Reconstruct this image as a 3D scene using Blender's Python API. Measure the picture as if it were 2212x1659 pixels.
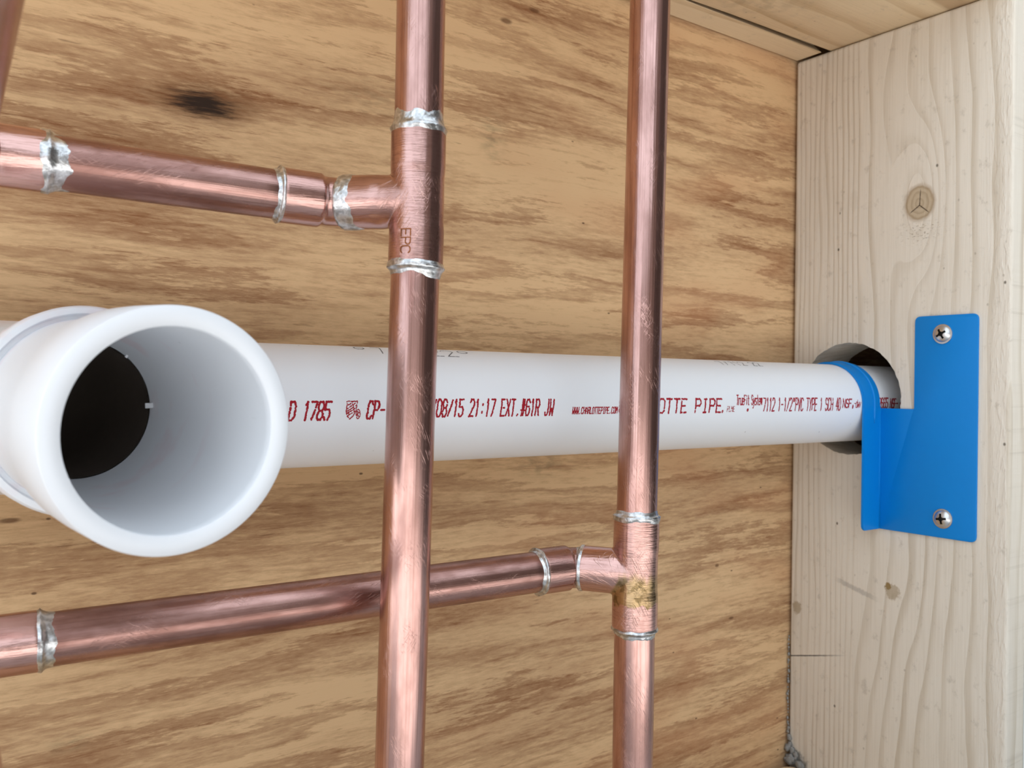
import bpy, bmesh, math, random
from mathutils import Vector, Matrix, noise as mnoise

for o in list(bpy.data.objects):
    bpy.data.objects.remove(o)
scene = bpy.context.scene
col = scene.collection
MM = 0.001
ZC = 0.288            # height of the lens above the floor (m)

# ------------------------------------------------------------------ camera
# all positions below are millimetres: X along the wall, Y into the wall, Z up from lens height
FPX, W, H = 1884.9, 2212.0, 1659.0
yaw, pitch, roll = math.radians(35.694), math.radians(0.003), math.radians(0.6824)
fwd = Vector((math.sin(yaw) * math.cos(pitch), math.cos(yaw) * math.cos(pitch), math.sin(pitch)))
r0 = Vector((math.cos(yaw), -math.sin(yaw), 0)); u0 = r0.cross(fwd)
rgt = r0 * math.cos(roll) + u0 * math.sin(roll); upv = -r0 * math.sin(roll) + u0 * math.cos(roll)
cam_d = bpy.data.cameras.new('camera')
cam_o = bpy.data.objects.new('camera', cam_d); col.objects.link(cam_o)
cam_o.matrix_world = Matrix(((rgt.x, upv.x, -fwd.x, 0), (rgt.y, upv.y, -fwd.y, 0), (rgt.z, upv.z, -fwd.z, ZC), (0, 0, 0, 1)))
cam_d.sensor_fit = 'HORIZONTAL'; cam_d.sensor_width = 36.0
cam_d.lens = FPX / W * 36.0
cam_d.clip_start = 0.005; cam_d.clip_end = 50
cam_d.dof.use_dof = True; cam_d.dof.focus_distance = 0.36; cam_d.dof.aperture_fstop = 26
scene.camera = cam_o

# ------------------------------------------------------------------ light
scene.view_settings.view_transform = 'Standard'
scene.view_settings.look = 'None'
scene.view_settings.gamma = 1.0
scene.view_settings.use_curve_mapping = False
scene.view_settings.exposure = 0.95
world = bpy.data.worlds.new('world'); scene.world = world; world.use_nodes = True
wb = world.node_tree.nodes['Background']
wb.inputs[0].default_value = (0.80, 0.90, 1.0, 1); wb.inputs[1].default_value = 0.95     # open bright sky
# the sun stands behind the framed wall: the bay is in shade, the concrete in front is sunlit
sd_ = bpy.data.lights.new('sun', 'SUN'); sd_.energy = 7.5; sd_.angle = math.radians(1.0); sd_.color = (1.0, 0.975, 0.95)
so_ = bpy.data.objects.new('sun', sd_); col.objects.link(so_)
so_.rotation_euler = Vector((-0.25, -0.62, -1.0)).to_track_quat('-Z', 'Y').to_euler()

# ------------------------------------------------------------------ helpers
WM = {}


def V(x, y, z):
    return Vector((x, y, z))


def w(p):
    return Vector((p[0] * MM, p[1] * MM, p[2] * MM + ZC))


def link(name, me, mat, parent=None, mw=None, smooth=True):
    """one mesh object; mesh data is in metres in the frame mw (world matrix)"""
    o = bpy.data.objects.new(name, me); col.objects.link(o)
    if mw is None:
        mw = Matrix.Translation((0, 0, ZC))
    if mat is not None:
        me.materials.clear(); me.materials.append(mat)
    if smooth:
        for p in me.polygons:
            p.use_smooth = True
    WM[o.name] = mw
    if parent is not None:
        o.parent = parent
        o.matrix_parent_inverse = WM[parent.name].inverted()
    o.matrix_basis = mw
    return o


def thing(name, label, cat, loc, group=None):
    e = bpy.data.objects.new(name, None); col.objects.link(e)
    e.empty_display_size = 0.02
    mw = Matrix.Translation(w(loc)); e.matrix_basis = mw; WM[e.name] = mw
    tag(e, label, cat, group)
    return e


def tag(o, label, cat, group=None):
    o['label'] = label; o['category'] = cat
    if group: o['group'] = group
    return o


def struct(o, label=None):
    o['kind'] = 'structure'
    if label: o['label'] = label
    return o


def frame(A, D, hint=V(0, 0, 1)):
    """world matrix with local Z along D, origin at A (mm)"""
    z = Vector(D).normalized()
    if abs(z.dot(hint)) > 0.95:
        hint = V(0, -1, 0)
    x = hint.cross(z).normalized(); y = z.cross(x)
    a = w(A)
    return Matrix(((x.x, y.x, z.x, a.x), (x.y, y.y, z.y, a.y), (x.z, y.z, z.z, a.z), (0, 0, 0, 1)))


def mesh_from(name, verts, faces):
    me = bpy.data.meshes.new(name); me.from_pydata([tuple(v) for v in verts], [], faces); me.update()
    return me


def lathe(name, prof, seg=64, cap0=False, cap1=False, wob=0.0, seed=0):
    """profile [(r,t)] in mm turned round local Z"""
    vs, fs = [], []
    for i, (r, t) in enumerate(prof):
        for k in range(seg):
            a = 2 * math.pi * k / seg
            rr = r
            if wob:
                rr += wob * mnoise.noise(V(math.cos(a) * 1.5 + seed, math.sin(a) * 1.5, t * 0.06))
            vs.append((rr * math.cos(a) * MM, rr * math.sin(a) * MM, t * MM))
    for i in range(len(prof) - 1):
        for k in range(seg):
            k2 = (k + 1) % seg
            fs.append((i * seg + k, i * seg + k2, (i + 1) * seg + k2, (i + 1) * seg + k))
    if cap0: fs.append(tuple(reversed(range(seg))))
    if cap1: fs.append(tuple(range((len(prof) - 1) * seg, len(prof) * seg)))
    return mesh_from(name, vs, fs)


def sweep(name, path, radii, seg=40, cap=True):
    """tube through path points (mm, camera frame), radius per point; data in frame at ZC"""
    vs, fs = [], []
    n = len(path); P = [Vector(p) for p in path]
    T = []
    for i in range(n):
        a = P[max(i - 1, 0)]; b = P[min(i + 1, n - 1)]
        T.append((b - a).normalized())
    ref = V(0, 0, 1) if abs(T[0].z) < 0.9 else V(0, -1, 0)
    x = ref.cross(T[0]).normalized()
    for i in range(n):
        x = (x - T[i] * x.dot(T[i])).normalized(); y = T[i].cross(x)
        for k in range(seg):
            a = 2 * math.pi * k / seg
            vs.append((P[i] + (x * math.cos(a) + y * math.sin(a)) * radii[i]) * MM)
    for i in range(n - 1):
        for k in range(seg):
            k2 = (k + 1) % seg
            fs.append((i * seg + k, i * seg + k2, (i + 1) * seg + k2, (i + 1) * seg + k))
    if cap:
        fs.append(tuple(reversed(range(seg)))); fs.append(tuple(range((n - 1) * seg, n * seg)))
    return mesh_from(name, vs, fs)


def prism(name, poly, axis, a, b, bevel=0.0, seg=2):
    """polygon (2D, mm) extruded along axis 'x','y','z' from a to b; optional bevel on all edges"""
    bm = bmesh.new()
    def P(q, t):
        if axis == 'x': return V(t, q[0], q[1]) * MM
        if axis == 'y': return V(q[0], t, q[1]) * MM
        return V(q[0], q[1], t) * MM
    v0 = [bm.verts.new(P(q, a)) for q in poly]; v1 = [bm.verts.new(P(q, b)) for q in poly]
    n = len(poly)
    bm.faces.new(v0); bm.faces.new(list(reversed(v1)))
    for i in range(n):
        bm.faces.new((v0[i], v1[i], v1[(i + 1) % n], v0[(i + 1) % n]))
    bmesh.ops.recalc_face_normals(bm, faces=bm.faces[:])
    if bevel:
        es = [e for e in bm.edges if len(e.link_faces) == 2 and e.calc_face_angle(0) > 0.6]
        bmesh.ops.bevel(bm, geom=es, offset=bevel * MM, segments=seg, profile=0.5, affect='EDGES', clamp_overlap=True)
    me = bpy.data.meshes.new(name); bm.to_mesh(me); bm.free()
    return me


def box(name, x0, x1, y0, y1, z0, z1, bevel=0.0, seg=2):
    return prism(name, [(x0, y0), (x1, y0), (x1, y1), (x0, y1)], 'z', z0, z1, bevel, seg)


def rounded(poly, radii, n=5):
    out = []
    m = len(poly)
    for i, (q, r) in enumerate(zip(poly, radii)):
        if r <= 0:
            out.append(q); continue
        p0 = Vector(poly[i - 1]).to_2d(); p1 = Vector(q).to_2d(); p2 = Vector(poly[(i + 1) % m]).to_2d()
        d0 = (p0 - p1).normalized(); d2 = (p2 - p1).normalized()
        a = p1 + d0 * r; b = p1 + d2 * r
        for k in range(n + 1):
            t = k / n
            out.append(tuple(a * (1 - t) ** 2 + p1 * 2 * t * (1 - t) + b * t * t))
    return out


def evaluate(me, mods):
    """run modifiers on a mesh datablock, give back a new one; mods: list of (type, dict)"""
    o = bpy.data.objects.new('tmp', me); col.objects.link(o); extra = []
    for ty, kw in mods:
        m = o.modifiers.new('m', ty)
        for k, v in kw.items():
            if k == 'mesh':
                t = bpy.data.objects.new('tmp2', v); col.objects.link(t); extra.append(t); m.object = t
            else:
                setattr(m, k, v)
    dg = bpy.context.evaluated_depsgraph_get(); dg.update()
    out = bpy.data.meshes.new_from_object(o.evaluated_get(dg))
    for t in extra: bpy.data.objects.remove(t)
    bpy.data.objects.remove(o)
    return out


def cut(me, cutters):
    return evaluate(me, [('BOOLEAN', dict(operation='DIFFERENCE', solver='EXACT', mesh=c)) for c in cutters])


def shade_by_angle(me, ang=0.6):
    for p in me.polygons: p.use_smooth = True
    bm = bmesh.new(); bm.from_mesh(me)
    for e in bm.edges:
        e.smooth = not (len(e.link_faces) != 2 or e.calc_face_angle(0) > ang)
    bm.to_mesh(me); bm.free()


def transform(me, M):
    me.transform(M); return me


def join_meshes(name, ms):
    bm = bmesh.new()
    for m in ms: bm.from_mesh(m)
    out = bpy.data.meshes.new(name); bm.to_mesh(out); bm.free()
    return out


# ------------------------------------------------------------------ node expressions
class S:
    def __init__(s, g, k): s.g, s.k = g, k
    def _b(s, op, o, rev=False): return s.g.m(op, o, s) if rev else s.g.m(op, s, o)
    def __add__(s, o): return s._b('ADD', o)
    __radd__ = __add__
    def __sub__(s, o): return s._b('SUBTRACT', o)
    def __rsub__(s, o): return s._b('SUBTRACT', o, True)
    def __mul__(s, o): return s._b('MULTIPLY', o)
    __rmul__ = __mul__
    def __truediv__(s, o): return s._b('DIVIDE', o)
    def __rtruediv__(s, o): return s._b('DIVIDE', o, True)


class G:
    def __init__(g, name):
        g.mat = bpy.data.materials.new(name); g.mat.use_nodes = True
        g.t = g.mat.node_tree; g.n = g.t.nodes; g.bs = g.n['Principled BSDF']
    def put(g, inp, v):
        if isinstance(v, S): g.t.links.new(v.k, inp)
        else: inp.default_value = v
    def m(g, op, a, b=None, c=None, clamp=False):
        nd = g.n.new('ShaderNodeMath'); nd.operation = op; nd.use_clamp = clamp
        g.put(nd.inputs[0], a)
        if b is not None: g.put(nd.inputs[1], b)
        if c is not None: g.put(nd.inputs[2], c)
        return S(g, nd.outputs[0])
    def coords(g):
        tc = g.n.new('ShaderNodeTexCoord'); sp = g.n.new('ShaderNodeSeparateXYZ')
        vm = g.n.new('ShaderNodeVectorMath'); vm.operation = 'SCALE'; vm.inputs[3].default_value = 1000
        g.t.links.new(tc.outputs['Object'], vm.inputs[0]); g.t.links.new(vm.outputs[0], sp.inputs[0])
        return [S(g, sp.outputs[i]) for i in range(3)]
    def rnd(g):
        return S(g, g.n.new('ShaderNodeObjectInfo').outputs['Random'])
    def vec(g, x, y, z):
        c = g.n.new('ShaderNodeCombineXYZ')
        for i, q in enumerate((x, y, z)): g.put(c.inputs[i], q)
        return S(g, c.outputs[0])
    def noise(g, x, y, z, detail=3, rough=0.5, dist=0.0):
        nd = g.n.new('ShaderNodeTexNoise'); nd.inputs['Scale'].default_value = 1
        nd.inputs['Detail'].default_value = detail; nd.inputs['Roughness'].default_value = rough
        nd.inputs['Distortion'].default_value = dist
        g.t.links.new(g.vec(x, y, z).k, nd.inputs['Vector'])
        return S(g, nd.outputs['Fac'])
    def voro(g, x, y, z, rand=1.0):
        nd = g.n.new('ShaderNodeTexVoronoi'); nd.inputs['Scale'].default_value = 1
        nd.inputs['Randomness'].default_value = rand
        g.t.links.new(g.vec(x, y, z).k, nd.inputs['Vector'])
        sp = g.n.new('ShaderNodeSeparateColor'); g.t.links.new(nd.outputs['Color'], sp.inputs[0])
        return S(g, nd.outputs['Distance']), S(g, sp.outputs[0])
    def step(g, x, a, b):
        nd = g.n.new('ShaderNodeMapRange'); nd.interpolation_type = 'SMOOTHSTEP'
        g.put(nd.inputs['Value'], x); g.put(nd.inputs['From Min'], a); g.put(nd.inputs['From Max'], b)
        return S(g, nd.outputs['Result'])
    def mix(g, f, a, b):
        nd = g.n.new('ShaderNodeMix'); nd.data_type = 'RGBA'
        g.put(nd.inputs[0], f)
        for i, q in ((6, a), (7, b)):
            if isinstance(q, S): g.t.links.new(q.k, nd.inputs[i])
            else: nd.inputs[i].default_value = (*q, 1)
        return S(g, nd.outputs[2])
    def gauss(g, x, y, x0, y0, sx, sy):
        dx = (x - x0) / sx; dy = (y - y0) / sy
        return g.m('EXPONENT', (dx * dx + dy * dy) * -1.0)
    def bump(g, h, strength=0.3, dist=0.001):
        nd = g.n.new('ShaderNodeBump'); nd.inputs['Strength'].default_value = strength
        nd.inputs['Distance'].default_value = dist
        g.t.links.new(h.k, nd.inputs['Height']); g.t.links.new(nd.outputs[0], g.bs.inputs['Normal'])
    def color(g, c): g.put(g.bs.inputs['Base Color'], c if isinstance(c, S) else (*c, 1))
    def rough(g, r): g.put(g.bs.inputs['Roughness'], r)


def lin(r, g, b):
    f = lambda c: (c / 255 / 12.92) if c / 255 < 0.04045 else ((c / 255 + 0.055) / 1.055) ** 2.4
    return (f(r), f(g), f(b))


# ------------------------------------------------------------------ materials
def mat_plywood():
    g = G('plywood'); x, y, z = g.coords()
    wv = g.noise(x / 200, z / 70, 1.7, 2) * 22 + g.noise(x / 40, z / 14, 5.1, 2) * 3
    zz = z + wv
    jag = g.noise(x / 11, z / 1.5, 3.3, 5, 0.7) - 0.5
    big = g.noise(x / 230, zz / 26, 0.3, 3, 0.5)
    h = big * 4.6 + jag * 1.15 + zz / 60
    fr = g.m('FRACT', h)
    late = g.step(fr, 0.15, 0.75) * (1 - g.step(fr, 0.78, 1.0))
    streak = g.noise(x / 40, zz / 2.4, 7.7, 5, 0.68)
    tone = g.noise(x / 190, zz / 40, 9.0, 3)
    mott = g.noise(x / 9, z / 1.9, 12.0, 5, 0.7)
    fac = late * 0.46 + g.step(streak, 0.42, 0.80) * 0.36 + (tone - 0.5) * 1.6 + (mott - 0.5) * 0.85 + 0.05
    fac = g.m('ADD', fac, 0.0, clamp=True)
    c = g.mix(fac, PLY_L, PLY_D)
    red = g.step(g.noise(x / 110, z / 40, 14.0, 2), 0.45, 0.72) * g.step(x, 120, 420)
    c = g.mix(red * 0.32, c, lin(186, 122, 82))
    fine = g.noise(x / 30, z / 0.7, 2.2, 3, 0.7)
    c = g.mix(g.step(fine, 0.55, 0.9) * 0.16, c, lin(112, 78, 48))
    # thin dark resin dashes
    da = g.noise(x / 16, z / 1.5, 21.0, 2, 0.5)
    c = g.mix(g.step(da, 0.69, 0.76) * 0.35, c, lin(96, 62, 36))
    # large dark knot high on the left, with ragged fingers along the grain
    jx = (g.noise(x / 11, (z - x * 0.03) / 1.3, 30.0, 4, 0.65) - 0.5) * 1.5
    k = g.gauss(x, z - (x - 106) * 0.03, 107, 114.5, 26, 9.5) + jx * 0.6
    c = g.mix(g.step(k, 0.22, 0.85) * 0.66, c, lin(112, 74, 44))
    k = g.gauss(x, z - (x - 106) * 0.03, 105.5, 114.0, 17.0, 7.0) + jx * 0.75
    c = g.mix(g.step(k, 0.40, 0.95), c, lin(50, 35, 25))
    for (kx, kz, sx, sz) in ((258, 187, 4.5, 1.8), (276, 197, 4.5, 1.5), (37.5, -52.4, 4.5, 1.2), (424, -112, 2.2, 1.2), (438, -147, 3.0, 1.2)):
        c = g.mix(g.step(g.gauss(x, z, kx, kz, sx, sz) + jx * 0.2, 0.30, 0.85) * 0.7, c, lin(92, 56, 30))
    # grey green mildew smudges
    for (kx, kz, sx, sz, a) in ((250, 125, 7, 11, 0.45), (284, -42, 14, 6, 0.45), (185, 132, 26, 8, 0.22), (60, -139, 8, 3, 0.4)):
        c = g.mix(g.gauss(x, z, kx, kz, sx, sz) * g.step(g.noise(x / 8, z / 3, 40.0, 3), 0.35, 0.65) * a, c, lin(92, 92, 66))
    d, r = g.voro(x / 26, y / 26, z / 14)
    c = g.mix((1 - g.step(d, 0.02, 0.05)) * g.step(r, 0.6, 0.62) * 0.8, c, lin(80, 52, 32))
    g.color(c); g.rough(0.72); g.bs.inputs['Specular IOR Level'].default_value = 0.25
    g.bump(fine * 0.5 + fac * 0.4, 0.25, 0.0006)
    return g.mat


PLY_L, PLY_D = lin(222, 186, 142), lin(142, 96, 62)


def mat_spruce(name, light, dark, ax, knots=(), pitch=9.0, marks=True, fine_edge=None):
    """lumber: rings run along axis; across/along are chosen by ax"""
    g = G(name); x, y, z = g.coords()
    a, l = {'yz': (y, z), 'yx': (y, x)}[ax]
    o = x if ax == 'yz' else z
    ph = a / pitch + g.noise(a / 60, l / 260, 2.0 + o / 60, 2) * 3.0 + g.noise(a / 12, l / 70, 5.0, 2) * 0.35 + o / 14
    if fine_edge is not None:      # tighter rings towards the back edge
        ph = ph + g.m('MAXIMUM', a - fine_edge, 0.0) / 6.5 + g.step(a, fine_edge, 345.0) * g.noise(a / 9, l / 200, 3.0, 2) * 2.0
    for (ka, kl, sa, sl, amp, rr) in knots:
        ph = ph + g.gauss(a, l, ka, kl, sa, sl) * amp
    fr = g.m('FRACT', ph)
    ring = g.step(fr, 0.50, 0.95) * (1 - g.step(fr, 0.955, 1.0))
    strength = g.step(g.noise(a / 25, l / 220, 11.0, 2), 0.25, 0.7)
    fib = g.noise(a / 0.8, l / 40, o / 0.8, 3, 0.6)
    tone = g.noise(a / 30, l / 90, o / 30, 3)
    fac = ring * (0.2 + strength * 0.8) * 0.66 + (fib - 0.5) * 0.75 + (tone - 0.5) * 0.45
    c = g.mix(g.m('ADD', fac, 0.06, clamp=True), light, dark)
    hb = fib * 0.3 - ring * 0.3
    for (ka, kl, sa, sl, amp, rr) in knots:
        if rr <= 0: continue
        dx = (a - ka) / (rr * 0.86); dl = (l - kl) / rr
        d = g.m('SQRT', dx * dx + dl * dl) + (g.noise(a / 6, l / 6, 3.0, 2) - 0.5) * 0.25
        inside = 1 - g.step(d, 0.92, 1.06)
        kr = g.step(g.m('FRACT', d * 3.0), 0.3, 0.9)
        kc = g.mix(kr * 0.5, lin(188, 170, 144), lin(160, 140, 113))
        c = g.mix(inside, c, kc)
        c = g.mix(g.step(d, 0.8, 1.0) * (1 - g.step(d, 1.0, 1.25)) * 0.45, c, lin(150, 124, 92))
        # three checks meeting in the heart of the knot
        for (ux, ul, ln) in ((-0.05, 1.0, 1.0), (0.85, -0.55, 0.75), (-0.75, -0.65, 0.8)):
            n = math.hypot(ux, ul); ux, ul = ux / n, ul / n
            along = (a - ka) * ux + (l - kl + rr * 0.15) * ul
            side = g.m('ABSOLUTE', (a - ka) * ul - (l - kl + rr * 0.15) * ux) + (g.noise(a / 2, l / 2, 9.0, 2) - 0.5) * 0.5
            ck = (1 - g.step(side, 0.16, 0.4)) * g.step(along, -0.3, 0.1) * (1 - g.step(along, rr * ln * 0.7, rr * ln))
            c = g.mix(ck * 0.9, c, lin(70, 52, 38)); hb = hb - ck * 1.5
        # torn grain under the knot
        tg = g.gauss(a, l, ka - 1, kl - rr * 1.75, rr * 1.1, rr * 0.55) * g.step(g.noise(a / 2.2, l / 0.9, 8.0, 3), 0.55, 0.68)
        c = g.mix(tg * 0.6, c, lin(126, 104, 78)); hb = hb - tg
    if marks:
        # dirt and handling marks
        d, r = g.voro(a / 17, l / 22, o / 17)
        c = g.mix((1 - g.step(d, 0.018, 0.06)) * g.step(r, 0.35, 0.37) * 0.85, c, lin(86, 76, 62))
        d, r = g.voro(a / 9 + 3.3, l / 13, o / 9)
        c = g.mix((1 - g.step(d, 0.02, 0.09)) * g.step(r, 0.6, 0.62) * 0.4, c, lin(120, 106, 86))
        smud = g.step(g.noise(a / 7, l / 10, 17.0, 5, 0.7), 0.56, 0.72)
        c = g.mix(smud * 0.34, c, lin(150, 138, 122))
    return g, a, l, c, hb


def mat_stud():
    g, a, l, c, hb = mat_spruce('spruce_stud', lin(224, 215, 201), lin(188, 173, 151), 'yz',
                                knots=[(279, 110, 13.5, 42, 3.4, 10.0), (290, -95, 30, 90, 1.5, 0)], pitch=12.0, fine_edge=318)
    # pitch pocket stains, a pencil tick and scuffs
    n = (g.noise(a / 2.6, l / 3.4, 3.0, 5, 0.7) - 0.5) * 1.6
    for (ka, kl, sa, sl, s) in ((293, -122.6, 6.5, 6, 0.55), (296, -120, 2.6, 2.6, 1.0), (360.6, -146.6, 4.5, 5.5, 0.6), (322, 118, 3, 10, 0.1), (300, -18, 3, 5, 0.3)):
        c = g.mix(g.step(g.gauss(a, l, ka, kl, sa, sl) + n * 0.7, 0.45, 0.7) * s, c, lin(146, 122, 82))
    line = g.m('ABSOLUTE', l - (-179.8 + (364.5 - a) * 0.26)) + n * 0.5
    pm = (1 - g.step(line, 0.25, 0.7)) * g.step(a, 321, 328)
    c = g.mix(pm * g.step(a, 318, 352) * 0.85, c, lin(74, 70, 66))
    sc = g.m('ABSOLUTE', l - (-122 - (333 - a) * 0.25)) + n * 2
    c = g.mix((1 - g.step(sc, 0.8, 2.2)) * g.step(a, 300, 312) * (1 - g.step(a, 325, 334)) * 0.35, c, lin(110, 104, 98))
    # grime in the bottom corner
    gr = g.gauss(a, l, 366, -252, 17, 13) + n * 0.6
    c = g.mix(g.step(gr, 0.35, 0.7) * 0.8, c, lin(120, 116, 108))
    g.color(c); g.rough(0.68); g.bs.inputs['Specular IOR Level'].default_value = 0.3
    edge = g.step(a, 246, 229) * g.step(g.noise(a / 2.0, l / 9, 22.0, 3), 0.45, 0.7)
    g.bump(hb + edge * 0.7, 0.5, 0.0007)
    return g.mat


def mat_plate(name, light, dark):
    g, a, l, c, hb = mat_spruce(name, light, dark, 'yx', pitch=26.0, marks=True)
    st = g.step(g.m('ABSOLUTE', a - 258 - (l - 495) * 0.02 + (g.noise(a / 20, l / 60, 3.0, 2) - 0.5) * 9), 7.5, 4.0)
    c = g.mix(st * 0.55, c, lin(150, 112, 74))
    sm = g.gauss(a, l, 318, 395, 22, 30) * g.step(g.noise(a / 9, l / 9, 4.0, 3), 0.4, 0.65)
    c = g.mix(sm * 0.35, c, lin(116, 98, 72))
    g.color(c); g.rough(0.7); g.bs.inputs['Specular IOR Level'].default_value = 0.3
    g.bump(hb, 0.4, 0.0006)
    return g.mat


def mat_copper(name, brush='long', tarnish=0.5, brass=False, deep=0.0):
    g = G(name); x, y, z = g.coords(); r = g.rnd() * 37
    g.bs.inputs['Metallic'].default_value = 1
    ang = g.m('ARCTAN2', y, x) * 8.0          # arc length in mm
    if brush == 'long':                        # drawn tube: marks run along it
        sc = g.noise(ang / 0.7, z / 80, r, 3, 0.65)
        sc2 = g.noise(ang / 1.8, z / 60, r + 4, 2, 0.6)
    else:                                      # emery wrapped round the fitting
        sc = g.noise(x / 7, y / 7, z / 0.5 + r, 3, 0.6)
        sc2 = g.noise(x / 3.0, y / 3.0, z / 2.2 + r, 3, 0.6)
    # oblique emery scratches in patches, two directions
    def scratch(k, wd, ln, off):
        q = 1 / math.sqrt(1 + k * k)
        n = g.noise((ang + z * k) * (q / wd), (z - ang * k) * (q / ln), r + off, 2, 0.6)
        return g.step(n, 0.56, 0.72)
    s1 = scratch(0.5, 0.26, 5, 9); s2 = scratch(-0.6, 0.28, 5, 17); s3 = scratch(1.2, 0.28, 4, 23)
    p1 = g.step(g.noise(ang / 10, z / 16, r + 2, 3), 0.50, 0.62); p2 = g.step(g.noise(ang / 9, z / 20, r + 31, 3), 0.54, 0.66)
    em = (s1 * p1 + s2 * p2 + s3 * p2 * 0.5) * (0.45 if brush == 'long' else 0.9)
    tn = g.noise(ang / 9, z / 34, r + 6, 4, 0.62)
    tar = g.step(tn, 0.36, 0.72) * tarnish + deep  # deep darkens evenly, carrying the dark reflections on the branch tube
    tar = g.m('MINIMUM', tar, 1.0)
    c = g.mix(tar, (0.68, 0.42, 0.375), (0.31, 0.165, 0.138))
    c = g.mix(g.step(sc, 0.48, 0.70) * 0.42, c, (0.28, 0.14, 0.11))
    c = g.mix(g.m('MINIMUM', em * 0.30, 0.5), c, (0.80, 0.56, 0.49))
    sp = g.noise(ang / 1.6, z / 1.6, r + 13, 3, 0.7)
    c = g.mix(g.step(sp, 0.67, 0.76) * 0.55 * tarnish, c, (0.14, 0.06, 0.045))
    if brass:   # heat-stained braze across the body of the tee
        bz = g.step(z + (g.noise(x / 5, y / 5, z / 4, 3) - 0.5) * 7, -12.2, -11.2) * (1 - g.step(z + (g.noise(x / 4, y / 4, 3.0, 3) - 0.5) * 16, -3.5, 1.5))
        bz = bz * (1 - g.step(g.m('SQRT', x * x + y * y), 9.6, 10.6))
        c = g.mix(bz * 0.7, c, (0.42, 0.31, 0.12))
        bz2 = g.step(g.noise(x / 3.0, y / 3.0, z / 3.0, 3), 0.5, 0.62) * bz
        c = g.mix(bz2 * 0.6, c, (0.15, 0.10, 0.035))
    g.color(c)
    g.rough(g.m('ADD', 0.14, sc2 * 0.10 + tar * 0.14))
    g.bump(sc * 0.6 + sc2 * 0.15 + em * 0.55, 0.34, 0.00035)
    return g.mat


def mat_solder():
    g = G('solder'); x, y, z = g.coords(); r = g.rnd() * 19
    g.bs.inputs['Metallic'].default_value = 1
    n = g.noise(x / 2.0, y / 2.0, z / 2.0 + r, 4, 0.55); n2 = g.noise(x / 3, y / 3, z / 3 + r, 3)
    c = g.mix(g.step(n, 0.35, 0.65), (0.46, 0.465, 0.465), (0.80, 0.81, 0.82))
    c = g.mix(g.step(n2, 0.6, 0.75) * 0.4, c, (0.36, 0.30, 0.23))
    g.color(c); g.rough(0.22 + n * 0.2); g.bump(n + n2, 0.35, 0.0006)
    return g.mat


def mat_pvc(name, stains=False):
    g = G(name); x, y, z = g.coords()
    t = g.noise(x / 30, y / 30, z / 30, 3)
    c = g.mix(t * 0.5, (0.83, 0.855, 0.89), (0.79, 0.81, 0.84))
    sc = g.step(g.noise(x / 5, y / 5, z / 24, 4, 0.7), 0.68, 0.8)
    c = g.mix(sc * 0.12, c, (0.42, 0.42, 0.43))
    d, r = g.voro(x / 15, y / 15, z / 15)
    c = g.mix((1 - g.step(d, 0.015, 0.04)) * g.step(r, 0.6, 0.62) * 0.6, c, (0.30, 0.29, 0.28))
    if stains:   # dried purple primer runs
        p = g.step(g.noise(x / 22, y / 22, z / 12, 3), 0.52, 0.68) * g.step(z, 30, 24)
        c = g.mix(p * 0.22, c, (0.80, 0.46, 0.50))
    g.color(c); g.rough(0.36 + t * 0.1); g.bs.inputs['Specular IOR Level'].default_value = 0.42
    g.bump(g.noise(x / 2, y / 2, z / 8, 3), 0.05, 0.0003)
    return g.mat


def mat_plain(name, c, rough=0.5, metal=0.0, var=0.0, spec=0.5, sc=6.0):
    g = G(name); x, y, z = g.coords()
    n = g.noise(x / sc, y / sc, z / sc, 4, 0.6)
    cc = g.mix(n * var, c, tuple(q * 0.55 for q in c))
    g.color(cc); g.rough(g.m('ADD', rough - 0.05, n * 0.1)); g.bs.inputs['Metallic'].default_value = metal
    g.bs.inputs['Specular IOR Level'].default_value = spec
    g.bump(n, 0.06, 0.0003)
    return g.mat


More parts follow.
